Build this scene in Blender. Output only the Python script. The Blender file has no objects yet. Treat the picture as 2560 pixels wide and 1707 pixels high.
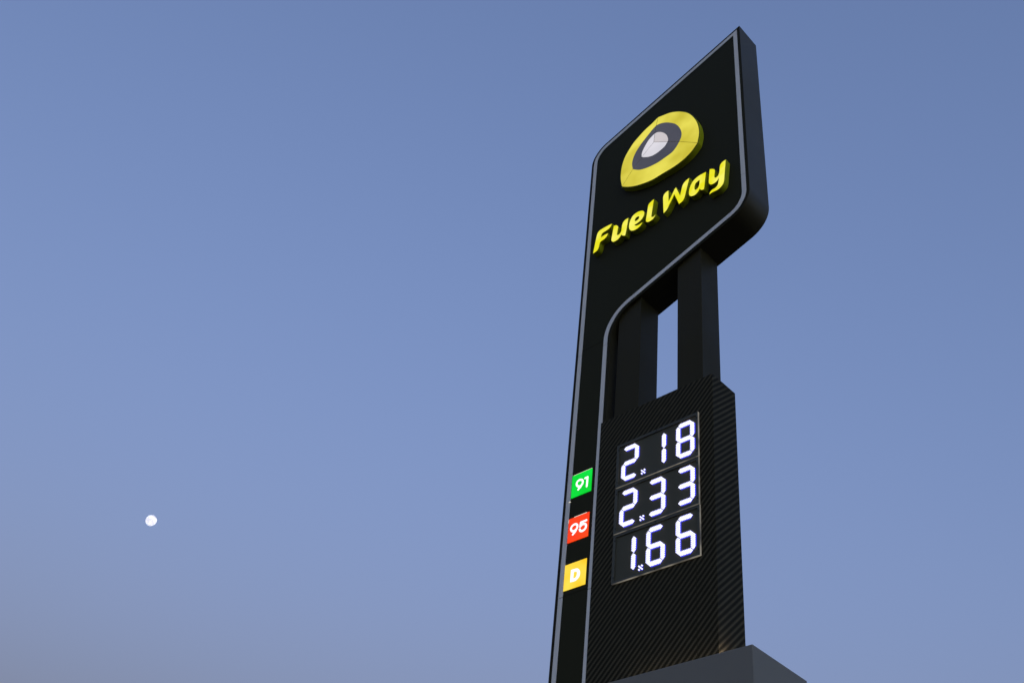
import bpy, bmesh, math, random
from mathutils import Vector, Matrix
from mathutils.geometry import tessellate_polygon

random.seed(7)
S = bpy.context.scene
COL = S.collection

# ---------------------------------------------------------------- camera, sky, sun, exposure
cam_d = bpy.data.cameras.new('camera')
cam_d.sensor_width = 36.0
cam_d.lens = 37.147
cam_d.clip_end = 20000.0
cam = bpy.data.objects.new('camera', cam_d)
COL.objects.link(cam)
right = Vector((0.72328409, 0.68268084, 0.10395671))
up = Vector((0.39088076, -0.52884659, 0.7533482))
fwd = Vector((-0.56927353, 0.50425009, 0.64935313))
CAM = Vector((4.0, -5.0, 1.65))
m = Matrix((right, up, -fwd)).transposed().to_4x4()
m.translation = CAM
cam.matrix_world = m
S.camera = cam

SUN_AZ, SUN_EL = math.radians(120.0), math.radians(-3.5)     # the sun is just below the horizon behind the camera
SKY_STRENGTH = 0.15
EXPOSURE = 6.59
EX = 2.0 ** EXPOSURE
world = bpy.data.worlds.new('World')
S.world = world
world.use_nodes = True
wn = world.node_tree
sky = wn.nodes.new('ShaderNodeTexSky')
sky.sky_type = 'NISHITA'
sky.sun_disc = False
sky.sun_elevation = SUN_EL
sky.sun_rotation = SUN_AZ
sky.air_density = 0.8
sky.dust_density = 4.0
sky.ozone_density = 1.42
bg = wn.nodes['Background']
bg.inputs['Strength'].default_value = SKY_STRENGTH
wn.links.new(sky.outputs['Color'], bg.inputs['Color'])

sun_d = bpy.data.lights.new('sun', 'SUN')
sun_d.energy = 2.15 / EX
sun_d.angle = math.radians(0.53)
sun_d.color = (1.0, 0.89, 0.70)
sun = bpy.data.objects.new('sun', sun_d)
COL.objects.link(sun)
sdir = Vector((math.sin(SUN_AZ) * math.cos(SUN_EL), math.cos(SUN_AZ) * math.cos(SUN_EL), math.sin(SUN_EL)))
sun.rotation_euler = (-sdir).to_track_quat('-Z', 'Y').to_euler()
sun.location = (30, -10, 20)

S.view_settings.view_transform = 'Standard'
S.view_settings.look = 'None'
S.view_settings.exposure = EXPOSURE
S.view_settings.gamma = 1.0
S.view_settings.use_curve_mapping = False
S.render.resolution_x, S.render.resolution_y = 1024, 682

# ---------------------------------------------------------------- helpers
K = 0.5                      # metres per sign unit


def W(x, y, z):
    """sign units (x along the front, y into the sign with 10 = front plane, z up from eye level) -> metres"""
    return Vector(((x + 8.0) * K, (y - 10.0) * K, z * K + 1.65))


ZG = -1.65 / K               # ground level in sign units


def obj(name, bm, mats, parent=None, smooth=False):
    bmesh.ops.recalc_face_normals(bm, faces=bm.faces[:])
    me = bpy.data.meshes.new(name)
    bm.to_mesh(me)
    bm.free()
    for mt in (mats if isinstance(mats, (list, tuple)) else [mats]):
        me.materials.append(mt)
    if smooth:
        for p in me.polygons:
            p.use_smooth = True
    o = bpy.data.objects.new(name, me)
    COL.objects.link(o)
    if parent:
        o.parent = parent
    return o


def thing(name, label, cat, loc=(0, 0, 0), group=None):
    o = bpy.data.objects.new(name, None)
    o.empty_display_size = 0.3
    o.location = loc
    COL.objects.link(o)
    o['label'] = label
    o['category'] = cat
    if group:
        o['group'] = group
    return o


def area(P):
    return 0.5 * sum(P[i][0] * P[(i + 1) % len(P)][1] - P[(i + 1) % len(P)][0] * P[i][1] for i in range(len(P)))


def curve(pts, n=5):
    """closed Catmull-Rom through pts; points with a third member are sharp corners"""
    N = len(pts)
    out = []
    for i in range(N):
        p1, p2 = Vector(pts[i][:2]), Vector(pts[(i + 1) % N][:2])
        c1, c2 = len(pts[i]) > 2, len(pts[(i + 1) % N]) > 2
        p0 = p1 - (p2 - p1) if c1 else Vector(pts[i - 1][:2])
        p3 = p2 + (p2 - p1) if c2 else Vector(pts[(i + 2) % N][:2])
        for k in range(n):
            t = k / n
            q = 0.5 * ((2 * p1) + (p2 - p0) * t + (2 * p0 - 5 * p1 + 4 * p2 - p3) * t * t + (3 * p1 - p0 - 3 * p2 + p3) * t ** 3)
            out.append((q.x, q.y))
    return out


def offset(P, d, closed=True):
    """grow a counter-clockwise loop by d (closed) or shift an open path to its right by d"""
    N = len(P)
    if closed and area(P) < 0:
        P = P[::-1]
    out = []
    for i in range(N):
        a, b, c = Vector(P[i - 1]), Vector(P[i]), Vector(P[(i + 1) % N])
        if not closed and i == 0:
            a = b - (c - b)
        if not closed and i == N - 1:
            c = b + (b - a)
        u, v = (b - a), (c - b)
        if u.length < 1e-7:
            u = v
        if v.length < 1e-7:
            v = u
        u.normalize()
        v.normalize()
        n1, n2 = Vector((u.y, -u.x)), Vector((v.y, -v.x))
        n = n1 + n2
        if n.length < 1e-3:
            n = n1.copy()
        n.normalize()
        k = max(n.dot(n1), 0.36)
        q = b + n * (d / k)
        out.append((q.x, q.y))
    return out


def prism(bm, loops, y0, y1, front=True, back=True, mi=0, side_mi=None):
    """extrude x-z loops (first the outline, then holes) from y0 (front) to y1"""
    rings = []
    for L in loops:
        f = [bm.verts.new(W(x, y0, z)) for x, z in L]
        b = [bm.verts.new(W(x, y1, z)) for x, z in L]
        rings.append((f, b))
        for i in range(len(L)):
            j = (i + 1) % len(L)
            fc = bm.faces.new((f[i], f[j], b[j], b[i]))
            fc.material_index = mi if side_mi is None else side_mi
    tri = tessellate_polygon([[Vector((x, z, 0)) for x, z in L] for L in loops])
    fl = [v for r in rings for v in r[0]]
    bl = [v for r in rings for v in r[1]]
    for t in tri:
        for ok, vs in ((front, fl), (back, bl)):
            if ok and len({t[0], t[1], t[2]}) == 3:
                try:
                    bm.faces.new([vs[i] for i in t]).material_index = mi
                except ValueError:
                    pass
    return bm


def box(bm, x0, x1, y0, y1, z0, z1, bev=0.0, mi=0):
    v = [bm.verts.new(W(x, y, z)) for x in (x0, x1) for y in (y0, y1) for z in (z0, z1)]
    fs = [bm.faces.new([v[i] for i in q]) for q in ((0, 1, 3, 2), (4, 6, 7, 5), (0, 4, 5, 1), (2, 3, 7, 6), (0, 2, 6, 4), (1, 5, 7, 3))]
    for f in fs:
        f.material_index = mi
    if bev:
        es = list({e for f in fs for e in f.edges})
        bmesh.ops.bevel(bm, geom=es, offset=bev * K, segments=2, affect='EDGES', profile=0.5)
    return bm


def stroke(P, w, closed=False, n=8):
    """outline(s) of a round-ended stroke of width w along path P"""
    if closed:
        a, b = offset(P, w / 2), offset(P, -w / 2)
        return [a, b[::-1]]
    a, b = offset(P, w / 2, False), offset(P, -w / 2, False)
    out = list(a)
    for tail, A in ((P[-1], a[-1]), (P[0], b[0])):
        th = math.atan2(A[1] - tail[1], A[0] - tail[0])
        out += [(tail[0] + w / 2 * math.cos(th + math.pi * k / n), tail[1] + w / 2 * math.sin(th + math.pi * k / n)) for k in range(1, n)]
        if tail is P[-1]:
            out += b[::-1]
    return [out]


# ---------------------------------------------------------------- materials
def mat(name, base, rough=0.5, spec=0.5, var=0.0, scale=3.0, bump=0.0, metal=0.0, tint=(1, 1, 1)):
    mt = bpy.data.materials.new(name)
    mt.use_nodes = True
    nt = mt.node_tree
    b = nt.nodes['Principled BSDF']
    b.inputs['Base Color'].default_value = (*base, 1)
    b.inputs['Roughness'].default_value = rough
    b.inputs['Specular IOR Level'].default_value = spec
    b.inputs['Metallic'].default_value = metal
    b.inputs['Specular Tint'].default_value = (*tint, 1)
    if var or bump:
        tc = nt.nodes.new('ShaderNodeTexCoord')
        nz = nt.nodes.new('ShaderNodeTexNoise')
        nz.inputs['Scale'].default_value = scale
        nz.inputs['Detail'].default_value = 6
        nt.links.new(tc.outputs['Object'], nz.inputs['Vector'])
        if var:
            mp = nt.nodes.new('ShaderNodeMapRange')
            mp.inputs['To Min'].default_value = max(0.02, rough - var)
            mp.inputs['To Max'].default_value = min(1, rough + var)
            nt.links.new(nz.outputs['Fac'], mp.inputs['Value'])
            nt.links.new(mp.outputs['Result'], b.inputs['Roughness'])
            hs = nt.nodes.new('ShaderNodeHueSaturation')
            hs.inputs['Color'].default_value = (*base, 1)
            mv = nt.nodes.new('ShaderNodeMapRange')
            mv.inputs['To Min'].default_value = 1 - var
            mv.inputs['To Max'].default_value = 1 + var
            nt.links.new(nz.outputs['Fac'], mv.inputs['Value'])
            nt.links.new(mv.outputs['Result'], hs.inputs['Value'])
            nt.links.new(hs.outputs['Color'], b.inputs['Base Color'])
        if bump:
            bp = nt.nodes.new('ShaderNodeBump')
            bp.inputs['Strength'].default_value = bump
            bp.inputs['Distance'].default_value = 0.01
            nt.links.new(nz.outputs['Fac'], bp.inputs['Height'])
            nt.links.new(bp.outputs['Normal'], b.inputs['Normal'])
    return mt


def lit(name, c0, c1=None, scale=8.0, base=(0.02, 0.02, 0.02), rough=0.3, lo=0.35, hi=0.65):
    """a surface lit from inside: picture-level colours c0 to c1, varied softly as the lamps behind it are"""
    mt = bpy.data.materials.new(name)
    mt.use_nodes = True
    nt = mt.node_tree
    b = nt.nodes['Principled BSDF']
    b.inputs['Base Color'].default_value = (*base, 1)
    b.inputs['Roughness'].default_value = rough
    b.inputs['Specular IOR Level'].default_value = 0.2
    b.inputs['Emission Strength'].default_value = 1.0 / EX
    b.inputs['Emission Color'].default_value = (*c0, 1)
    if c1:
        tc = nt.nodes.new('ShaderNodeTexCoord')
        nz = nt.nodes.new('ShaderNodeTexNoise')
        nz.inputs['Scale'].default_value = scale
        nz.inputs['Detail'].default_value = 2
        mp = nt.nodes.new('ShaderNodeMapRange')
        mp.inputs['From Min'].default_value = lo
        mp.inputs['From Max'].default_value = hi
        mx = nt.nodes.new('ShaderNodeMix')
        mx.data_type = 'RGBA'
        mx.inputs[6].default_value = (*c0, 1)
        mx.inputs[7].default_value = (*c1, 1)
        nt.links.new(tc.outputs['Object'], nz.inputs['Vector'])
        nt.links.new(nz.outputs['Fac'], mp.inputs['Value'])
        nt.links.new(mp.outputs['Result'], mx.inputs[0])
        nt.links.new(mx.outputs[2], b.inputs['Emission Color'])
    return mt


M = {}
WARM = (1.0, 0.84, 0.58)       # warmer light on the sign, put into the coatings' tint
M['case'] = mat('black_coated_sheet', (0.0264, 0.0204, 0.0088), 0.55, 0.05, 0.08, 1.6, tint=WARM)
M['side'] = mat('black_aluminium', (0.0440, 0.0320, 0.0140), 0.42, 0.26, 0.10, 1.3, tint=(1.0, 0.76, 0.46))
M['face'] = mat('matt_black_face', (0.0304, 0.0252, 0.0116), 0.6, 0.05, 0.08, 1.1, tint=WARM)
M['strip'] = mat('grey_edge_strip', (0.80, 0.655, 0.535), 0.55, 0.10, 0.04, 4.0)
M['column'] = mat('black_steel', (0.0252, 0.0175, 0.0049), 0.5, 0.17, 0.12, 2.2, 0.06, tint=(1.0, 0.74, 0.40))
M['plinth'] = mat('dark_grey_cladding', (0.1989, 0.1602, 0.1193), 0.5, 0.20, 0.06, 1.4)
M['return'] = mat('olive_letter_return', (0.4930, 0.4505, 0.0051), 0.5, 0.2, 0.06, 6.0)
M['trim'] = mat('olive_letter_trim', (0.24, 0.22, 0.004), 0.5, 0.2, 0.06, 6.0)
M['letter'] = lit('yellow_lit_acrylic', (0.84, 0.79, 0.0), (0.97, 0.91, 0.13), 7.0, lo=0.42, hi=0.70, base=(0.01, 0.01, 0.0))
M['em_yellow'] = lit('yellow_emblem_acrylic', (0.60, 0.51, 0.022), (0.82, 0.73, 0.075), 3.2)  # soft shading of the yellow face mixed into its emission colours
M['em_dark'] = lit('charcoal_emblem_film', (0.058, 0.056, 0.068), (0.072, 0.069, 0.082), 3.0)
M['em_white'] = lit('white_emblem_acrylic', (0.66, 0.64, 0.69), (0.74, 0.71, 0.76), 3.0)
M['em_white_dim'] = lit('white_emblem_acrylic_dim', (0.55, 0.50, 0.51), (0.61, 0.56, 0.57), 3.0)  # shading of the upper right white facet, put into its emission colour
M['led'] = lit('white_led', (1.12, 1.12, 1.45))
M['led_side'] = lit('white_led_lens_side', (1.5, 1.5, 1.9))
M['led_bloom'] = lit('blue_led_bloom', (0.045, 0.045, 0.90))  # lens bloom around the LEDs, painted as glowing blue plates
M['board'] = mat('dark_led_board', (0.0741, 0.0608, 0.0369), 0.5, 0.2, 0.10, 5.0, tint=WARM)
M['frame'] = mat('smoked_acrylic_frame', (0.0760, 0.0640, 0.0400), 0.35, 0.2, 0.08, 3.0)
M['rim'] = lit('acrylic_rim_lit', (0.04, 0.034, 0.026), (0.22, 0.195, 0.15), 9.0, base=(0.1, 0.1, 0.1))  # LED light caught by the lower and right rims, painted as weak emission
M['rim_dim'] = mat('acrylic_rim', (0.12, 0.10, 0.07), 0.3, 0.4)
M['screw'] = mat('dark_screw', (0.01, 0.01, 0.01), 0.4, 0.4, metal=0.5)
M['green'] = lit('green_lit_tile', (0.0, 0.66, 0.02), (0.0, 0.78, 0.045), 4.0, base=(0.004, 0.004, 0.004))
M['red'] = lit('red_lit_tile', (1.02, 0.038, 0.0), (1.05, 0.075, 0.003), 4.0, base=(0.004, 0.004, 0.004))
M['amber'] = lit('amber_lit_tile', (1.05, 0.60, 0.0), (1.05, 0.80, 0.085), 4.0, base=(0.01, 0.01, 0.0))
M['white'] = lit('white_lit_numeral', (1.25, 1.2, 1.25))
M['leak'] = lit('pale_light_gap', (0.9, 0.85, 0.7))
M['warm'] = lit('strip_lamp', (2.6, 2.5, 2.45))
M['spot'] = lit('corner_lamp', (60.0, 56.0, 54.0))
M['seam'] = mat('seam_shadow_gap', (0.03, 0.028, 0.02), 0.6, 0.1)
M['asphalt'] = mat('asphalt', (0.05, 0.05, 0.05), 0.9, 0.3, 0.1, 20.0, 0.3)


def wrap_material():
    """black vinyl wrap with a coarse diagonal carbon-weave print that runs on round the corner"""
    mt = bpy.data.materials.new('carbon_weave_wrap')
    mt.use_nodes = True
    nt = mt.node_tree
    b = nt.nodes['Principled BSDF']
    L = nt.links.new

    def math_node(op, a, c=None):
        n = nt.nodes.new('ShaderNodeMath')
        n.operation = op
        for i, v in enumerate((a, c)):
            if v is None:
                continue
            if isinstance(v, (int, float)):
                n.inputs[i].default_value = v
            else:
                L(v, n.inputs[i])
        return n.outputs[0]
    tc = nt.nodes.new('ShaderNodeTexCoord')
    sp = nt.nodes.new('ShaderNodeSeparateXYZ')
    L(tc.outputs['Object'], sp.inputs[0])
    s = math_node('ADD', sp.outputs[0], sp.outputs[1])
    p = 0.1005 * K
    step = math_node('MULTIPLY', math_node('PINGPONG', math_node('ADD', sp.outputs[2], s), 0.010), 0.45)   # the stepped edge of the weave
    c = math_node('DIVIDE', math_node('ADD', math_node('SUBTRACT', sp.outputs[2], s), step), p)
    w = math_node('ADD', math_node('MULTIPLY', math_node('SINE', math_node('MULTIPLY', c, 2 * math.pi)), 0.5), 0.5)
    w = math_node('POWER', w, 1.8)
    nz = nt.nodes.new('ShaderNodeTexNoise')
    nz.inputs['Scale'].default_value = 14
    nz.inputs['Detail'].default_value = 4
    L(tc.outputs['Object'], nz.inputs['Vector'])
    w2 = math_node('MULTIPLY', w, math_node('ADD', math_node('MULTIPLY', nz.outputs['Fac'], 0.8), 0.6))
    mx = nt.nodes.new('ShaderNodeMix')
    mx.data_type = 'RGBA'
    mx.inputs[6].default_value = (0.016, 0.0125, 0.0068, 1)
    mx.inputs[7].default_value = (0.080, 0.061, 0.035, 1)
    L(w2, mx.inputs[0])
    L(mx.outputs[2], b.inputs['Base Color'])
    b.inputs['Roughness'].default_value = 0.55
    b.inputs['Specular IOR Level'].default_value = 0.03
    b.inputs['Specular Tint'].default_value = (1.0, 0.75, 0.45, 1)
    bp = nt.nodes.new('ShaderNodeBump')
    bp.inputs['Strength'].default_value = 0.25
    bp.inputs['Distance'].default_value = 0.002
    L(w, bp.inputs['Height'])
    L(bp.outputs['Normal'], b.inputs['Normal'])
    return mt


M['wrap'] = wrap_material()

# outlines in sign units (x, z); a third member marks a sharp corner
LETTERS = {
 'F': [[(-9.2734,13.8783,1),(-9.2557,14.0068),(-9.2427,14.1097),(-9.2267,14.2187),(-9.2125,14.3071),(-9.1991,14.3587),(-9.1677,14.3949),(-9.1148,14.4093),(-9.0478,14.4105),(-8.9674,14.4064),(-8.9138,14.4011),(-8.8637,14.3941,1),(-8.8783,14.3586),(-8.903,14.326),(-8.9416,14.3064),(-8.9877,14.2992),(-9.0408,14.2965),(-9.0804,14.2886),(-9.0993,14.271),(-9.1068,14.2309),(-9.1088,14.1888,1),(-9.0546,14.197),(-9.0017,14.1998),(-8.9436,14.1917,1),(-8.959,14.1496),(-8.9837,14.1211),(-9.022,14.0977),(-9.0746,14.0908),(-9.1073,14.0822),(-9.1291,14.0592),(-9.1374,14.0127),(-9.1458,13.9592),(-9.169,13.9078),(-9.2139,13.8849)]],
 'u': [[(-8.8088,14.2936),(-8.7926,14.2978),(-8.7522,14.2785),(-8.7209,14.2428),(-8.7057,14.1991),(-8.7127,14.1443),(-8.7197,14.0897),(-8.7263,14.0276),(-8.7184,13.9989,1),(-8.6886,13.9846),(-8.6567,13.9931),(-8.6322,14.0212),(-8.6212,14.0618),(-8.6174,14.1184),(-8.6083,14.2015),(-8.5879,14.2512),(-8.5472,14.2837),(-8.5086,14.2876),(-8.475,14.2874,1),(-8.4826,14.2068),(-8.4946,14.111),(-8.5089,13.9953),(-8.5215,13.9158),(-8.5322,13.8703,1),(-8.5683,13.8902),(-8.6085,13.9288),(-8.6262,13.9622,1),(-8.6436,13.9224),(-8.6774,13.8896),(-8.7281,13.8713),(-8.7866,13.8761),(-8.8203,13.8992),(-8.8453,13.9395),(-8.8476,13.9813),(-8.8365,14.0773),(-8.8254,14.1738),(-8.8147,14.2563)]],
 'e': [[(-8.1616,14.2677),(-8.129,14.2342),(-8.1122,14.1967),(-8.1109,14.1514),(-8.1252,14.1021),(-8.1492,14.0668),(-8.186,14.0365),(-8.2357,14.0185),(-8.286,14.0118),(-8.3289,14.0088,1),(-8.3101,13.9803),(-8.2777,13.9551),(-8.2395,13.9443),(-8.1956,13.9442),(-8.1471,13.9541,1),(-8.1636,13.9229),(-8.2001,13.889),(-8.2496,13.871),(-8.2998,13.8678),(-8.3506,13.8795),(-8.3961,13.9093),(-8.4299,13.9608),(-8.4451,14.0221),(-8.4449,14.0956),(-8.4315,14.1607),(-8.4022,14.2301),(-8.3593,14.2794),(-8.3023,14.2967),(-8.2514,14.2993),(-8.2002,14.2867)],[(-8.2378,14.1747),(-8.2212,14.1524),(-8.2202,14.1221),(-8.2384,14.0975),(-8.2696,14.0853),(-8.3013,14.0882),(-8.3212,14.1126),(-8.3235,14.14),(-8.3105,14.1683),(-8.2793,14.1843)]],
 'l': [[(-7.9007,14.3919,1),(-7.9628,14.3694),(-8.006,14.3396),(-8.0239,14.2996),(-8.0341,14.21),(-8.0469,14.1005),(-8.0597,13.9991),(-8.0645,13.9439),(-8.0543,13.9116),(-8.0194,13.881),(-7.9759,13.8736),(-7.9268,13.8805),(-7.8844,13.9099),(-7.8534,13.9557,1),(-7.8819,13.9372),(-7.9095,13.9341),(-7.9345,13.9496),(-7.9474,13.9743),(-7.9453,14.0167),(-7.9321,14.1178),(-7.9192,14.2346),(-7.9085,14.3165)]],
 'W': [[(-7.6754,13.8771,1),(-7.6835,14.0222),(-7.6886,14.1726),(-7.6914,14.2857),(-7.6816,14.3385),(-7.6513,14.3768),(-7.6146,14.3919),(-7.5803,14.3951,1),(-7.5781,14.3025),(-7.576,14.2045),(-7.5737,14.1013,1),(-7.5391,14.1564),(-7.4972,14.2302),(-7.4612,14.3011),(-7.4372,14.3435),(-7.413,14.3575,1),(-7.3824,14.2597),(-7.3521,14.1716),(-7.3233,14.0792,1),(-7.3102,14.1418),(-7.2922,14.2322),(-7.2742,14.3008),(-7.2501,14.3466),(-7.2141,14.3801),(-7.1721,14.3981),(-7.1321,14.4047,1),(-7.1486,14.3213),(-7.1729,14.2277),(-7.1971,14.1272),(-7.2181,14.0325),(-7.239,13.96),(-7.2627,13.9224),(-7.2982,13.9002),(-7.3457,13.8885,1),(-7.3756,13.9833),(-7.4119,14.0963),(-7.4516,14.215,1),(-7.4844,14.1401),(-7.5262,14.0666),(-7.5679,13.9933),(-7.6035,13.9307),(-7.6334,13.9005)]],
 'a': [[(-6.7823,14.3086,1),(-6.7945,14.1952),(-6.8094,14.0702),(-6.8207,13.9596),(-6.8312,13.8986,1),(-6.8686,13.9113),(-6.8997,13.9414),(-6.9194,13.9792,1),(-6.9376,13.9409),(-6.9696,13.9086),(-7.0142,13.8891),(-7.0713,13.8981),(-7.1157,13.9334),(-7.1346,13.9784),(-7.1375,14.036),(-7.1274,14.1085),(-7.1011,14.1857),(-7.0555,14.2573),(-6.9972,14.2955),(-6.9263,14.3163),(-6.856,14.3131)],[(-6.9106,14.2016,1),(-6.9161,14.1239),(-6.9265,14.0597),(-6.9525,14.0148),(-6.9876,14.0004),(-7.0129,14.0122),(-7.024,14.0503),(-7.0215,14.1122),(-7.005,14.1643),(-6.9727,14.189),(-6.9406,14.1978)]],
 'y': [[(-6.7006,14.3109),(-6.6848,14.3113),(-6.6413,14.2844),(-6.6108,14.248),(-6.6005,14.2121),(-6.6057,14.1519),(-6.6135,14.0859),(-6.6096,14.0433),(-6.5946,14.0205),(-6.5669,14.0159),(-6.5354,14.0363),(-6.5157,14.0773),(-6.5046,14.1407),(-6.4956,14.2381),(-6.4723,14.293),(-6.4342,14.3207),(-6.3769,14.3274,1),(-6.3885,14.1977),(-6.402,14.0643),(-6.4137,13.9466),(-6.4233,13.8361),(-6.445,13.7663),(-6.4828,13.7239),(-6.5386,13.6943),(-6.6059,13.6961),(-6.6672,13.7012),(-6.7211,13.6915,1),(-6.7035,13.7348),(-6.6658,13.7622),(-6.6164,13.7657),(-6.573,13.7811),(-6.5443,13.8226),(-6.5299,13.8982),(-6.517,13.9848,1),(-6.5442,13.9401),(-6.5819,13.9126),(-6.6317,13.9016),(-6.681,13.9138),(-6.7114,13.9476),(-6.7261,13.9938),(-6.7224,14.0784),(-6.7124,14.1988)]],
}
EMBLEM = {
 'y': [(-7.8433,16.7124,1),(-7.7174,16.6711),(-7.565,16.6184),(-7.4142,16.525),(-7.2902,16.4208),(-7.168,16.2857),(-7.0721,16.1327),(-6.9899,15.9447),(-6.9385,15.7683),(-6.9114,15.5904),(-6.9111,15.4361),(-6.9486,15.2299,1),(-7.0566,15.1112),(-7.1735,15.0369),(-7.2907,14.9923),(-7.4676,14.9622),(-7.7063,14.9617),(-7.9485,14.9612),(-8.1961,15.0218),(-8.386,15.099),(-8.5415,15.1929),(-8.6634,15.2883,1),(-8.7044,15.5291),(-8.7076,15.7346),(-8.6896,15.9111),(-8.6389,16.0967),(-8.5469,16.2523),(-8.4341,16.3927),(-8.3065,16.4887),(-8.1528,16.5801),(-7.9988,16.6373)],
 'd': [(-7.8867,16.4959,1),(-7.7908,16.4751),(-7.6634,16.4033),(-7.5373,16.2915),(-7.4251,16.1591),(-7.339,15.9847),(-7.2964,15.8236),(-7.2965,15.6981),(-7.3409,15.5809,1),(-7.4103,15.478),(-7.5062,15.399),(-7.6512,15.3728),(-7.8096,15.3558),(-7.97,15.3698),(-8.1202,15.4058),(-8.2732,15.4769),(-8.4201,15.6036,1),(-8.4426,15.7567),(-8.4343,15.8768),(-8.3938,16.0051),(-8.3203,16.1248),(-8.2079,16.2469),(-8.0695,16.3649),(-7.9688,16.4476)],
 'w': [(-7.9141,16.2727,1),(-7.8505,16.2588),(-7.7739,16.2036),(-7.6974,16.1146),(-7.6338,15.9996),(-7.6017,15.8786),(-7.601,15.8149),(-7.613,15.7867,1),(-7.6675,15.7103),(-7.7409,15.6738),(-7.8394,15.6488),(-7.9514,15.6493),(-8.0524,15.6878),(-8.1552,15.7555),(-8.2112,15.8015,1),(-8.2162,15.8844),(-8.1935,15.9782),(-8.1389,16.0796),(-8.0649,16.1824),(-7.9897,16.2358)],
 'c': (-7.9344,16.031),
}
GRADES = {
 '91': [[(-9.2669,9.0145),(-9.2374,8.9987),(-9.2201,8.9667),(-9.2244,8.9313),(-9.2454,8.9068),(-9.2806,8.8991),(-9.3179,8.9176),(-9.3409,8.947),(-9.3426,8.9848),(-9.323,9.01),(-9.2954,9.0183)],[(-9.2244,8.9313),(-9.2589,8.8842),(-9.3022,8.8519)],[(-9.1769,9.0084),(-9.1287,9.0101)],[(-9.1287,9.0101),(-9.1302,8.9283),(-9.1331,8.8467)]],
 '95': [[(-9.3043,8.243),(-9.2781,8.2285),(-9.2644,8.2021),(-9.2681,8.1685),(-9.2958,8.143),(-9.3349,8.1343),(-9.3658,8.1445),(-9.3858,8.173),(-9.3886,8.2045),(-9.3685,8.2327),(-9.3345,8.2453)],[(-9.2681,8.1685),(-9.2986,8.1179),(-9.3442,8.0811)],[(-9.0932,8.2399),(-9.1992,8.2367)],[(-9.1992,8.2367),(-9.2077,8.17)],[(-9.2077,8.17),(-9.1709,8.1923),(-9.1312,8.1898),(-9.1026,8.1693),(-9.093,8.1401),(-9.1004,8.1081),(-9.1282,8.0872),(-9.167,8.0807),(-9.1975,8.093),(-9.2139,8.1244)]],
 'D': [[(-9.3258,7.4882,1),(-9.2577,7.4862),(-9.2138,7.4813),(-9.1784,7.4604),(-9.1535,7.4203),(-9.1477,7.378),(-9.1587,7.3367),(-9.185,7.3081),(-9.2217,7.2906),(-9.2646,7.287),(-9.3252,7.2924,1)],[(-9.2705,7.4381,1),(-9.2342,7.4375),(-9.2099,7.4229),(-9.2059,7.3871),(-9.2151,7.3533),(-9.24,7.3364),(-9.2723,7.3369,1)]],
}

# ---------------------------------------------------------------- ground
bm = bmesh.new()
bmesh.ops.create_circle(bm, cap_ends=True, segments=64, radius=3000.0)
g = obj('ground', bm, M['asphalt'])
g['kind'] = 'structure'

# ---------------------------------------------------------------- moon
moon_dir = Vector((-0.82454545, 0.33698907, 0.45449222))
MOON_D = 6000.0
bm = bmesh.new()
bmesh.ops.create_uvsphere(bm, u_segments=48, v_segments=24, radius=MOON_D * 0.00480)
mm = bpy.data.materials.new('moon_dust')
mm.use_nodes = True
nt = mm.node_tree
nt.nodes.remove(nt.nodes['Principled BSDF'])
tc = nt.nodes.new('ShaderNodeTexCoord')
nz = nt.nodes.new('ShaderNodeTexNoise')
nz.inputs['Scale'].default_value = 0.055
nz.inputs['Detail'].default_value = 3
rp = nt.nodes.new('ShaderNodeMapRange')
rp.inputs['From Min'].default_value = 0.42
rp.inputs['From Max'].default_value = 0.60
mx = nt.nodes.new('ShaderNodeMix')
mx.data_type = 'RGBA'
mx.inputs[6].default_value = (0.40, 0.35, 0.31, 1)
mx.inputs[7].default_value = (0.68, 0.64, 0.58, 1)
df = nt.nodes.new('ShaderNodeBsdfDiffuse')
df.inputs['Roughness'].default_value = 1.0
tr = nt.nodes.new('ShaderNodeBsdfTransparent')         # the lit air in front of the moon adds to its light
ad = nt.nodes.new('ShaderNodeAddShader')
nt.links.new(tc.outputs['Object'], nz.inputs['Vector'])
nt.links.new(nz.outputs['Fac'], rp.inputs['Value'])
nt.links.new(rp.outputs['Result'], mx.inputs[0])
nt.links.new(mx.outputs[2], df.inputs['Color'])
nt.links.new(df.outputs[0], ad.inputs[0])
nt.links.new(tr.outputs[0], ad.inputs[1])
nt.links.new(ad.outputs[0], nt.nodes['Material Output'].inputs['Surface'])
moon = obj('moon', bm, mm, smooth=True)
moon.location = CAM + moon_dir * MOON_D
moon['label'] = 'small pale almost full moon low in the blue dusk sky'
moon['category'] = 'moon'

# ---------------------------------------------------------------- plinth at the foot of the sign
PY0, PY1, PX0, PX1, PZ = 9.707, 10.852, -10.25, -6.184, 5.480
pl = thing('plinth', 'tall dark grey metal clad plinth the black price sign rises from', 'plinth', W(-8.2, 10.28, ZG))


def at_plinth(o):
    o.location = -pl.location
    return o


bm = bmesh.new()
box(bm, PX0, PX1, PY0, PY1, ZG, PZ, 0.008)
at_plinth(obj('cladding', bm, M['plinth'], pl))
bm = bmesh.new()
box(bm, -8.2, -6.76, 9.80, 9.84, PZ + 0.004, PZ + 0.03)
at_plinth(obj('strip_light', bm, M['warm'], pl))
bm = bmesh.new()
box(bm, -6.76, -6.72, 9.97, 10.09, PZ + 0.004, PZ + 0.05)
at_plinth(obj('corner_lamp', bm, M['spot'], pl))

# ---------------------------------------------------------------- the price sign
sign = thing('price_sign', 'tall black fuel price sign with yellow letters and lit white prices', 'price sign')

B_SLOPE = 0.3566


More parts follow.
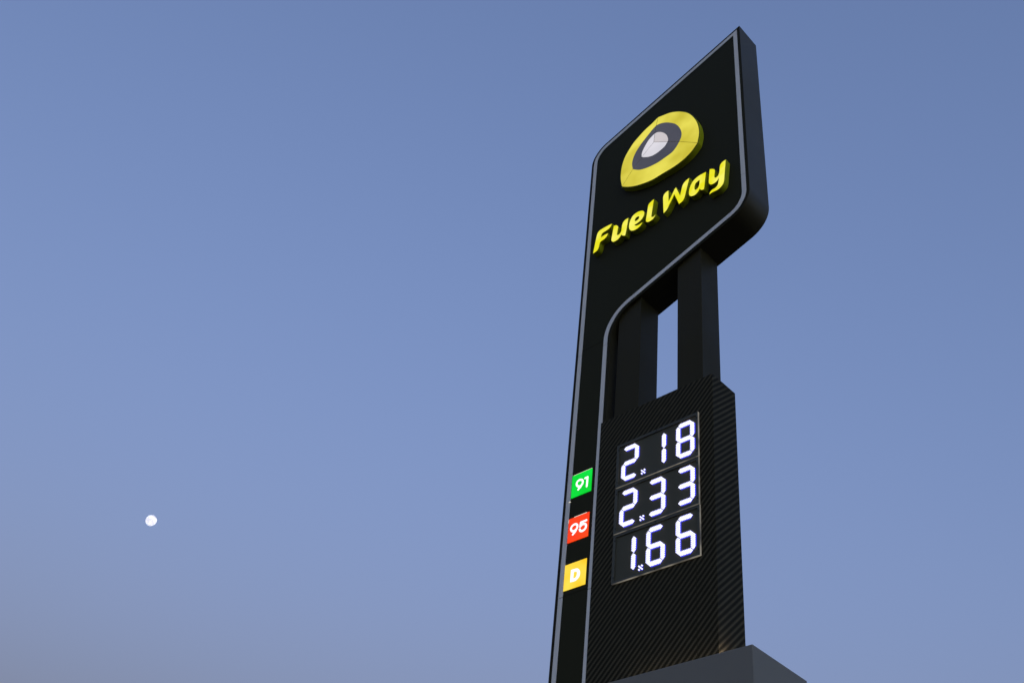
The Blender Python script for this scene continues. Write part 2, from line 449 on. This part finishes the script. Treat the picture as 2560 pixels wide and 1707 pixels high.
def fillet(p0, p1, p2, T, n=20):
    a, b, c = Vector(p0), Vector(p1), Vector(p2)
    u, v = (a - b).normalized(), (c - b).normalized()
    half = u.angle(v) / 2
    r = T * math.tan(half)
    cen = b + (u + v).normalized() * (T / math.cos(half))
    s, e = b + u * T - cen, b + v * T - cen
    a0 = math.atan2(s.y, s.x)
    d = math.atan2(e.y, e.x) - a0
    d = (d + math.pi) % (2 * math.pi) - math.pi
    return [(cen.x + r * math.cos(a0 + d * k / n), cen.y + r * math.sin(a0 + d * k / n)) for k in range(n + 1)]


LX, RX, IX = -9.603, -6.022, -8.845
c_tl, c_ap = (LX, 17.052), (RX, 18.176)
c_br = (RX, 12.3216 + B_SLOPE * (RX + 8.2394))
c_in = (IX, 12.3216 + B_SLOPE * (IX + 8.2394))
path = [(LX, ZG)] + fillet((LX, ZG), c_tl, c_ap, 0.37) + [c_ap] + fillet(c_ap, c_br, c_in, 0.38) + fillet(c_br, c_in, (IX, ZG), 0.42) + [(IX, ZG)]

bm = bmesh.new()
prism(bm, [path], 10.0, 10.565, mi=0, side_mi=1)
bm.normal_update()
be = [e for e in bm.edges if len(e.link_faces) == 2 and {f.material_index for f in e.link_faces} == {0, 1}]
case = obj('case', bm, [M['case'], M['side']], sign)


def inner(d):
    return offset(path, d, False)


# grey strip, in lengths butted with hairline joints
A, Bp = inner(0.060), inner(0.143)
N = len(A)


def lerp(p, q, z):
    t = (z - p[1]) / (q[1] - p[1])
    return (p[0] + (q[0] - p[0]) * t, z)


def cut_band(i0, z0, i1, z1):
    """band between path index i0 (entering at height z0) and i1 (leaving at height z1)"""
    o, n = [], []
    for C, out in ((A, o), (Bp, n)):
        out.append(lerp(C[i0], C[i0 + 1], z0) if z0 is not None else C[i0])
        out += C[i0 + 1:i1 + 1]
        if z1 is not None:
            out.append(lerp(C[i1], C[i1 + 1], z1))
    return o + n[::-1]


k_ap = 1 + 21                 # index of the apex
k_br = k_ap + 1               # first point of the right-hand bend
k_in = k_br + 21              # first point of the inner bend
g2 = 0.004
bands = [cut_band(0, ZG, 0, 7.100 - g2), cut_band(0, 7.100 + g2, 0, 11.610 - g2), cut_band(0, 11.610 + g2, 0, 16.010 - g2),
         cut_band(0, 16.010 + g2, k_ap, 13.880 + g2), cut_band(k_ap, 13.880 - g2, k_in + 20, 11.585 + g2),
         cut_band(k_in + 20, 11.585 - g2, k_in + 20, 7.090 + g2), cut_band(k_in + 20, 7.090 - g2, k_in + 20, ZG)]
for b_ in bands:
    bm = bmesh.new()
    prism(bm, [b_], 9.994, 10.003)
    obj('edge_strip', bm, M['strip'], sign)

# black face sheets between the strips
F = inner(0.150)
xl, xr = F[0][0], F[-1][0]
zj1, zj2 = 11.700, 7.110
top = [lerp(F[0], F[1], zj1 + g2)] + F[1:N - 1] + [(xr, zj1 + g2)]
for P in (top, [(xl, zj2 + g2), (xl, zj1 - g2), (xr, zj1 - g2), (xr, zj2 + g2)], [(xl, ZG), (xl, zj2 - g2), (xr, zj2 - g2), (xr, ZG)]):
    bm = bmesh.new()
    prism(bm, [P], 9.996, 10.003)
    obj('face_sheet', bm, M['face'], sign)

# two columns under the head
for x0, x1 in ((-8.716, -8.248), (-7.501, -7.035)):
    bm = bmesh.new()
    zt = 12.3216 + B_SLOPE * (x0 + 8.2394) + 0.02
    box(bm, x0, x1, 10.05, 10.515, 9.0, zt + 0.35, 0.006)
    obj('column', bm, M['column'], sign)

# wrapped lower body
bm = bmesh.new()
box(bm, -8.930, -6.830, 9.990, 10.572, ZG, 9.945, 0.006)
obj('wrapped_body', bm, M['wrap'], sign)

bm = bmesh.new()
box(bm, -7.146, -7.140, 9.9885, 9.991, ZG, 6.93)
obj('wrap_seam', bm, M['case'], sign)

# ---------------------------------------------------------------- price displays
SEG = {'0': 'abcdef', '1': 'bc', '2': 'abged', '3': 'abgcd', '6': 'afgedc', '8': 'abcdefg'}
DW, DH, ST = 0.318, 0.600, 0.073
PITCH = 0.4975
X_DIG = -8.455
YB = 9.984                    # board face


def hexagon(p, q, h):
    p, q = Vector(p), Vector(q)
    u = (q - p).normalized()
    n = Vector((-u.y, u.x))
    return [tuple(v) for v in (p, p + u * h + n * h, q - u * h + n * h, q, q - u * h - n * h, p + u * h - n * h)]


def clip_diag(P, c):
    """the stretch of the line x + z = c inside the convex loop P"""
    hits = []
    for i in range(len(P)):
        (x0, z0), (x1, z1) = P[i], P[(i + 1) % len(P)]
        f0, f1 = x0 + z0 - c, x1 + z1 - c
        if f0 * f1 < 0:
            t = f0 / (f0 - f1)
            hits.append((x0 + (x1 - x0) * t, z0 + (z1 - z0) * t))
    if len(hits) == 2:
        hits.sort()
        return hits


def capsule(bm, a, b, r, y0, y1, mi, n=5, dome=True):
    a, b = Vector(a), Vector(b)
    d = b - a
    th = math.atan2(d.y, d.x) if d.length > 1e-6 else -math.pi / 4
    L = []
    for cen, s in ((b, -math.pi / 2), (a, math.pi / 2)):
        L += [(cen.x + r * math.cos(th + s + math.pi * k / n), cen.y + r * math.sin(th + s + math.pi * k / n)) for k in range(n + 1)]
    prism(bm, [L], y0, y1, back=False, mi=mi, side_mi=2 if mi == 0 else None)


def digit(ch, x0, zc, parent):
    h = ST / 2
    xl_, xr_ = x0 + h, x0 + DW - h
    zt, zb = zc + DH / 2 - h, zc - DH / 2 + h
    ends = {'a': ((xl_, zt), (xr_, zt)), 'g': ((xl_, zc), (xr_, zc)), 'd': ((xl_, zb), (xr_, zb)),
            'f': ((xl_, zt), (xl_, zc)), 'b': ((xr_, zt), (xr_, zc)), 'e': ((xl_, zc), (xl_, zb)), 'c': ((xr_, zc), (xr_, zb))}
    bm = bmesh.new()
    r = 0.0082
    for s in SEG[ch]:
        p, q = ends[s]
        u = (Vector(q) - Vector(p)).normalized() * 0.004
        p, q = tuple(Vector(p) + u), tuple(Vector(q) - u)
        prism(bm, [hexagon(p, q, h + 0.0095)], YB - 0.004, YB, back=False, mi=1)  # blue plate that draws the bloom round the segment
        u = u.normalized() * 0.005
        H = hexagon(Vector(p) + u, Vector(q) - u, h - 0.007)
        cs = [x + z for x, z in H]
        lo, hi = min(cs) + 0.010, max(cs) - 0.010
        n = max(2, round((hi - lo) / 0.0275))
        for k in range(n + 1):
            seg = clip_diag(H, lo + (hi - lo) * k / n)
            if not seg:
                continue
            a, b = Vector(seg[0]), Vector(seg[1])
            d = (b - a)
            if d.length < 2.2 * r:
                a = b = (a + b) / 2
            else:
                d.normalize()
                a, b = a + d * r, b - d * r
            capsule(bm, a, b, r, YB - 0.022, YB - 0.004, 0)
    return obj('digit', bm, [M['led'], M['led_bloom'], M['led_side']], parent)


def dot(xc, zc, parent):
    bm = bmesh.new()
    e = 0.025
    for a, b in (((-e, e), (e, -e)), ((e, e), (e, e)), ((-e, -e), (-e, -e))):
        a, b = (xc + a[0], zc + a[1]), (xc + b[0], zc + b[1])
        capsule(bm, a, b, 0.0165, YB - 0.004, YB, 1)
        capsule(bm, a, b, 0.0100, YB - 0.022, YB - 0.004, 0)
    return obj('decimal_point', bm, [M['led'], M['led_bloom'], M['led_side']], parent)


def screw_mesh():
    bm = bmesh.new()
    bmesh.ops.create_cone(bm, cap_ends=True, segments=10, radius1=0.010 * K, radius2=0.008 * K, depth=0.010 * K,
                          matrix=Matrix.Rotation(math.pi / 2, 4, 'X'))
    return obj('screw', bm, M['screw'])


screw0 = None
ROWS = [('2', '1', '8', 9.330, 8.577, -8.541, -7.073, 'topmost lit price row reading 2.18'),
        ('2', '3', '3', 8.554, 7.800, -8.541, -7.073, 'middle lit price row reading 2.33'),
        ('1', '6', '6', 7.780, 7.022, -8.536, -7.065, 'lowest lit price row reading 1.66')]
for a, b, c, z1, z0, x0, x1, lab in ROWS:
    zc = (z0 + z1) / 2
    bm = bmesh.new()
    box(bm, x0 + 0.033, x1 - 0.033, YB, 9.992, z0 + 0.033, z1 - 0.033)
    disp = obj('price_display', bm, M['board'], sign)
    disp['label'] = lab
    bm = bmesh.new()
    fw = 0.036
    prism(bm, [[(x0, z0), (x1, z0), (x1, z1), (x0, z1)], [(x0 + fw, z0 + fw), (x0 + fw, z1 - fw), (x1 - fw, z1 - fw), (x1 - fw, z0 + fw)]], 9.966, 9.991)
    obj('frame', bm, M['frame'], disp)
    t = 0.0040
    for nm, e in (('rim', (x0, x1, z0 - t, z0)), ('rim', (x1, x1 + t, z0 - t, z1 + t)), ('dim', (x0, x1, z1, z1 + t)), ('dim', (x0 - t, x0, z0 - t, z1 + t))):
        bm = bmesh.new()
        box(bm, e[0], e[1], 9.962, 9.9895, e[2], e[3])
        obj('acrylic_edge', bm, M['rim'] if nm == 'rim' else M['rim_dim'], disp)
    for k, ch in enumerate((a, b, c)):
        digit(ch, X_DIG + PITCH * k, zc, disp)
    dot(-8.045, zc - 0.266, disp)
    for fx, fz in ((0.018, 0.12), (0.018, 0.88), (0.985, 0.12), (0.985, 0.88), (0.5, 0.022), (0.5, 0.978)):
        if screw0 is None:
            s_ = screw0 = screw_mesh()
        else:
            s_ = screw0.copy()
            COL.objects.link(s_)
        s_.parent = disp
        s_.location = W(x0 + (x1 - x0) * fx, 9.9635, z0 + (z1 - z0) * fz)

# ---------------------------------------------------------------- fuel grade tiles
TILES = [('91', 'green', -9.445, -9.047, 8.741, 9.146, 'green fuel grade tile reading 91'),
         ('95', 'red', -9.448, -9.049, 7.962, 8.373, 'red fuel grade tile reading 95'),
         ('D', 'amber', -9.451, -9.042, 7.186, 7.598, 'amber fuel grade tile reading D')]
for txt, colr, x0, x1, z0, z1, lab in TILES:
    bm = bmesh.new()
    box(bm, x0, x1, 9.986, 9.999, z0, z1, 0.003)
    t = obj('grade_tile', bm, M[colr], sign)
    t['label'] = lab
    if txt == 'D':
        loops = [curve(L_, 4) for L_ in GRADES['D']]
        bm = bmesh.new()
        prism(bm, loops, 9.9835, 9.9875)
        obj('letter', bm, M['white'], t)
    else:
        kinds = ('9', '1') if txt == '91' else ('9', '5')
        groups = [GRADES[txt][:2], GRADES[txt][2:]]
        for ch, paths in zip(kinds, groups):
            bm = bmesh.new()
            for q, P in enumerate(paths):
                closed = ch == '9' and q == 0
                if closed:
                    P = curve(P, 4)
                elif len(P) > 3:
                    P = [p for p in curve([P[0] + (1,)] + P[1:-1] + [P[-1] + (1,)], 4)][:4 * (len(P) - 1)] + [P[-1]]
                y = 9.9835 - 0.0006 * q
                prism(bm, stroke(P, 0.0350, closed), y, 9.9875)
            obj('numeral', bm, M['white'], t)
    if txt != 'D':
        bm = bmesh.new()
        a_, b_ = (x0 + 0.02, x1 - 0.005) if txt == '91' else (x0 + 0.10, x1 - 0.05)
        box(bm, a_, b_, 9.988, 9.998, z1 + 0.0005, z1 + (0.006 if txt == '91' else 0.009))
        if txt == '95':
            box(bm, x0 - 0.006, x0 - 0.0005, 9.988, 9.998, z1 - 0.06, z1 - 0.005)
        obj('light_gap', bm, M['leak'], t)

# a sliver of light escapes where the tile box is screwed on
bm = bmesh.new()
box(bm, -9.486, -9.446, 9.990, 9.9955, 8.681, 8.690)
obj('light_gap', bm, M['leak'], sign)

# ---------------------------------------------------------------- emblem
TH = 0.122
SEAM = 0.0034


def corner_runs(key):
    idx = [i for i, p in enumerate(EMBLEM[key]) if len(p) > 2]
    c = curve(EMBLEM[key], 6)
    g = offset(c, SEAM)
    if area(c) < 0:
        g = g[::-1]
    runs = []
    for j in range(3):
        a, b = idx[j] * 6, idx[(j + 1) % 3] * 6
        runs.append(g[a:b + 1] if b > a else g[a:] + g[:b + 1])
    return runs


oy = curve(EMBLEM['y'], 6)
bm = bmesh.new()
prism(bm, [offset(oy, 0.016)], 10 - TH + 0.006, 9.998, mi=1, side_mi=0)
emblem = obj('emblem', bm, [M['return'], M['trim']], sign)
emblem['label'] = 'yellow rounded three sided emblem with charcoal ring and white centre'
runs = {k: corner_runs(k) for k in 'ydw'}
cen = EMBLEM['c'][:2]
corners = {k: [p[:2] for p in EMBLEM[k] if len(p) > 2] for k in 'dw'}
for j in range(3):
    for lvl, (key, kind) in enumerate((('y', 'em_yellow'), ('d', 'em_dark'), ('w', 'em_white' if j else 'em_white_dim'))):
        bm = bmesh.new()
        ins = 'wd'[:2 - lvl] if lvl < 2 else ''
        jn = (j + 1) % 3
        P = runs[key][j] + [corners[q][jn] for q in ins[::-1]] + [cen] + [corners[q][j] for q in ins]
        prism(bm, [offset(P, -SEAM)], 10 - TH - 0.0006 * lvl, 10 - TH + 0.009 - 0.001 * lvl, side_mi=1)
        obj('emblem_panel', bm, [M[kind], M['seam']], emblem)

# ---------------------------------------------------------------- lettering
for ch in ('F', 'u', 'e', 'l', 'W', 'a', 'y'):
    loops = [curve(L_, 5) for L_ in LETTERS[ch]]
    outer = [offset(loops[0], 0.0065)] + [offset(L_, -0.0065) for L_ in loops[1:]]
    bm = bmesh.new()
    prism(bm, outer, 10 - TH + 0.003, 9.998, mi=1, side_mi=0)
    body = obj('letter', bm, [M['return'], M['trim']], sign)
    body['label'] = 'yellow lit letter ' + ch + ' with olive sides'
    bm = bmesh.new()
    prism(bm, loops, 10 - TH, 10 - TH + 0.004)
    obj('letter_face', bm, M['letter'], body)
